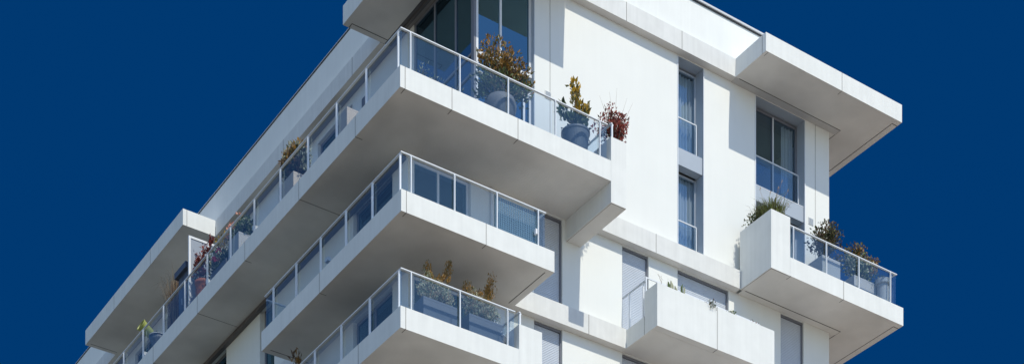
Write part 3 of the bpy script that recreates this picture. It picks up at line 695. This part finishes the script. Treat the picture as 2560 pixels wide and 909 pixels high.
bush(t, [(0, 0, .14, .25, .12, .09, 1, None)], (0, 0, 0), ['leaf_sage', 'leaf_green', 'leaf_green'], nl=170, L=.08, W=.045, nb=8, tw=.005, seed=6)
t = thing('succulent', 'reddish low plant at the right end of the white planter front', 'succulent', (12.95, .70, Z0 - 2.63), group=GS)
bush(t, [(0, 0, .11, .25, .1, .07, 1, None)], (0, 0, 0), ['leaf_rust', 'leaf_brown', 'leaf_red', 'straw'], nl=120, L=.06, W=.03, nb=8, tw=.005, seed=7)
t = thing('bare_twigs', 'few thin bare twigs at the left corner of the white planter front', 'plant', (9.35, .7, Z0 - 2.63), group=GS)
w = MB(); rg = random.Random(4)
for k in range(5):
    x = rg.uniform(-.12, .15); w.tube([(x, 0, 0), (x + .05, 0, .3), (x + rg.uniform(-.1, .15), 0, .5), (x + rg.uniform(0, .3), 0, .38)], [.004, .003, .002, .001], 'twig', 3, False)
w.build('twig', t)

# right-hand balcony
t = thing('ornamental_grass', 'bushy green grass tuft growing from the tall white end box of the right-hand balcony', 'plant', (13.9, 1.05, Z0 + 1.14))
grass(t, 1100, .62, .4, ['grass_green', 'grass_dark', 'grass_dark', 'leaf_olive'], 101, W=.018, lean=.75, r=(.26, .4))
w = MB(); rg = random.Random(8)
for e in ((.5, 0, 1.45), (.75, 0, 1.25), (.35, 0, 1.2), (.2, .2, 1.1), (-.4, 0, .9), (.85, .1, .9)): w.tube([(e[0] * .2, e[1], .1), (e[0] * .7, e[1], e[2] * .75), e], [.006, .004, .003], 'straw', 3, False); w.tube([e, (e[0] + .03, e[1], e[2] + .09)], [.012, .012], 'straw', 4)
w.build('seed_head', t)
bush(t, [(-.25, .5, .25, .18, .45, .28, 1, None)], (-.1, .5, 0), ['leaf_dark', 'leaf_olive', 'leaf_green'], nl=420, L=.07, W=.04, nb=10, seed=103)
def dplant(a, b, wd, dp, h, label, blobs, mats, seed, nl, name):
    t = thing(name, label, 'potted plant', (a, b, Z0), group=GA)
    box_planter(t, wd, dp, h, 'potpale'); bush(t, blobs, (0, 0, h - .06), mats, nl=nl, L=.10, W=.055, nb=36, twig='bark', tw=.011, seed=seed); return t
dplant(16.38, 1.45, .78, 1.1, .82, 'dark brownish shrub in a pale box planter, left one of two on the right balcony',
       [(.2, -.2, 1.80, .55, .4, .42, 1.1, None), (-.25, -.2, 1.40, .42, .35, .42, .6, None), (.6, 0, 1.45, .5, .35, .38, .5, None)], ['leaf_brown', 'leaf_dark', 'leaf_dark', 'leaf_brown', 'leaf_olive'], 111, 900, 'potted_shrub')
dplant(18.1, 1.45, 1.05, .7, .80, 'feathery rusty-tipped bush in a pale box planter near the right-hand balcony end',
       [(-.1, -.1, 1.3, .72, .4, .45, 1.3, ['leaf_sage', 'leaf_green', 'leaf_dark']), (-.15, -.1, 1.75, .45, .3, .22, .6, ['leaf_rust', 'leaf_brown', 'leaf_olive']), (.6, 0, 1.6, .25, .25, .32, .4, ['leaf_rust', 'leaf_brown', 'leaf_olive'])], ['leaf_sage'], 113, 1000, 'potted_shrub')
t = thing('round_pot', 'pale cylindrical pot with a broad rim at the far right end of the balcony', 'pot', (18.72, .95, Z0), group=GA)
w = MB(); w.lathe([(.18, 0), (.20, .72), (.26, .74), (.265, .88), (.23, .88), (.20, .8), (.001, .79)], 'potpale', 28); w.build('pot', t, smooth=False)
bush(t, [(-.15, 0, .93, .4, .15, .06, 1, None)], (0, 0, .8), ['leaf_dark', 'leaf_green'], nl=110, L=.06, W=.03, nb=8, tw=.005, seed=118)

# ------------------------------------------------------------------ ground, street
def sheet(name, x0, x1, y0, y1, z, m, kind='structure'):
    w = MB(); w.face([(x0, y0, z), (x1, y0, z), (x1, y1, z), (x0, y1, z)], m); o = w.build(name); o['kind'] = kind; return o
sheet('ground', -2500, 2500, -2500, 2500, 0, 'paving')
sheet('added_lawn', -120, -3.5, 1.5, 260, .004, 'added_lawn')  # unseen lawn, added dark to cut bounce onto the left side
sheet('added_road', -16, -7, -600, 600, .008, 'asphalt')  # unseen road, added as dark ground to weaken the left bounce
w = MB(); w.box(-7, -6.8, -600, 600, .0, .13, 'kerb'); o = w.build('kerb'); o['kind'] = 'structure'
w = MB()
for k in range(-60, 61): w.box(-11.6, -11.45, k * 8, k * 8 + 3, .009, .013, 'paint')
o = w.build('road_markings'); o['kind'] = 'structure'

# ------------------------------------------------------------------ world, sun, camera
SUN = Vector((.07, -1.645, 2.11)).normalized()
el = math.asin(SUN.z); rot = math.atan2(SUN.x, SUN.y)
wd = bpy.data.worlds.new('World'); sc.world = wd; wd.use_nodes = True
nt = wd.node_tree; nt.nodes.clear(); N = nt.nodes; L = nt.links
out = N.new('ShaderNodeOutputWorld'); bg = N.new('ShaderNodeBackground'); bg2 = N.new('ShaderNodeBackground'); mx = N.new('ShaderNodeMixShader')
sky = N.new('ShaderNodeTexSky'); sky.sky_type = 'NISHITA'; sky.sun_disc = False; sky.sun_elevation = el; sky.sun_rotation = rot
sky.air_density = 1.0; sky.dust_density = .4; sky.ozone_density = 1.6
bg.inputs[1].default_value = .14
tn = N.new('ShaderNodeVectorMath'); tn.operation = 'MULTIPLY'; tn.inputs[1].default_value = (.84, .98, 1.12)   # clear, dry, bluish air
L.new(sky.outputs[0], tn.inputs[0]); L.new(tn.outputs[0], bg.inputs[0])
EXPO = 0.0
k = 2 ** EXPO
bg2.inputs[0].default_value = (0.0002 / k, .0407 / k, .166 / k, 1); bg2.inputs[1].default_value = 1.0   # the deep blue sky opposite the sun
tc = N.new('ShaderNodeTexCoord'); dot = N.new('ShaderNodeVectorMath'); dot.operation = 'DOT_PRODUCT'
dv = Vector((.5606 * .84, .828 * .84, .54)).normalized(); dot.inputs[1].default_value = dv
mr = N.new('ShaderNodeMapRange'); mr.interpolation_type = 'SMOOTHSTEP'; mr.inputs[1].default_value = .45; mr.inputs[2].default_value = .82
L.new(tc.outputs['Generated'], dot.inputs[0]); L.new(dot.outputs['Value'], mr.inputs[0]); L.new(mr.outputs[0], mx.inputs[0])
L.new(bg.outputs[0], mx.inputs[1]); L.new(bg2.outputs[0], mx.inputs[2]); L.new(mx.outputs[0], out.inputs[0])

ld = bpy.data.lights.new('sun', 'SUN'); ld.energy = 3.6; ld.angle = R(.5); ld.color = (1, .94, .81)
lo = bpy.data.objects.new('sun', ld); C.objects.link(lo); lo.rotation_euler = (-SUN).to_track_quat('-Z', 'Y').to_euler(); lo.location = (0, -60, 90)

cd = bpy.data.cameras.new('camera'); cd.sensor_width = 36; cd.sensor_fit = 'HORIZONTAL'; cd.lens = 4570 / 2560 * 36
cd.shift_y = (3360 - 454.5) / 2560; cd.clip_start = .5; cd.clip_end = 6000
co = bpy.data.objects.new('camera', cd); C.objects.link(co)
co.location = (-24.4798, -41.3932, Z0 - 33.5937); co.rotation_euler = (R(90), 0, -math.atan2(.5606, .828))
sc.camera = co
vs = sc.view_settings; vs.view_transform = 'Standard'; vs.look = 'None'; vs.exposure = EXPO; vs.gamma = 1; vs.use_curve_mapping = False
sc.cycles.max_bounces = 10; sc.cycles.transparent_max_bounces = 24; sc.cycles.diffuse_bounces = 5
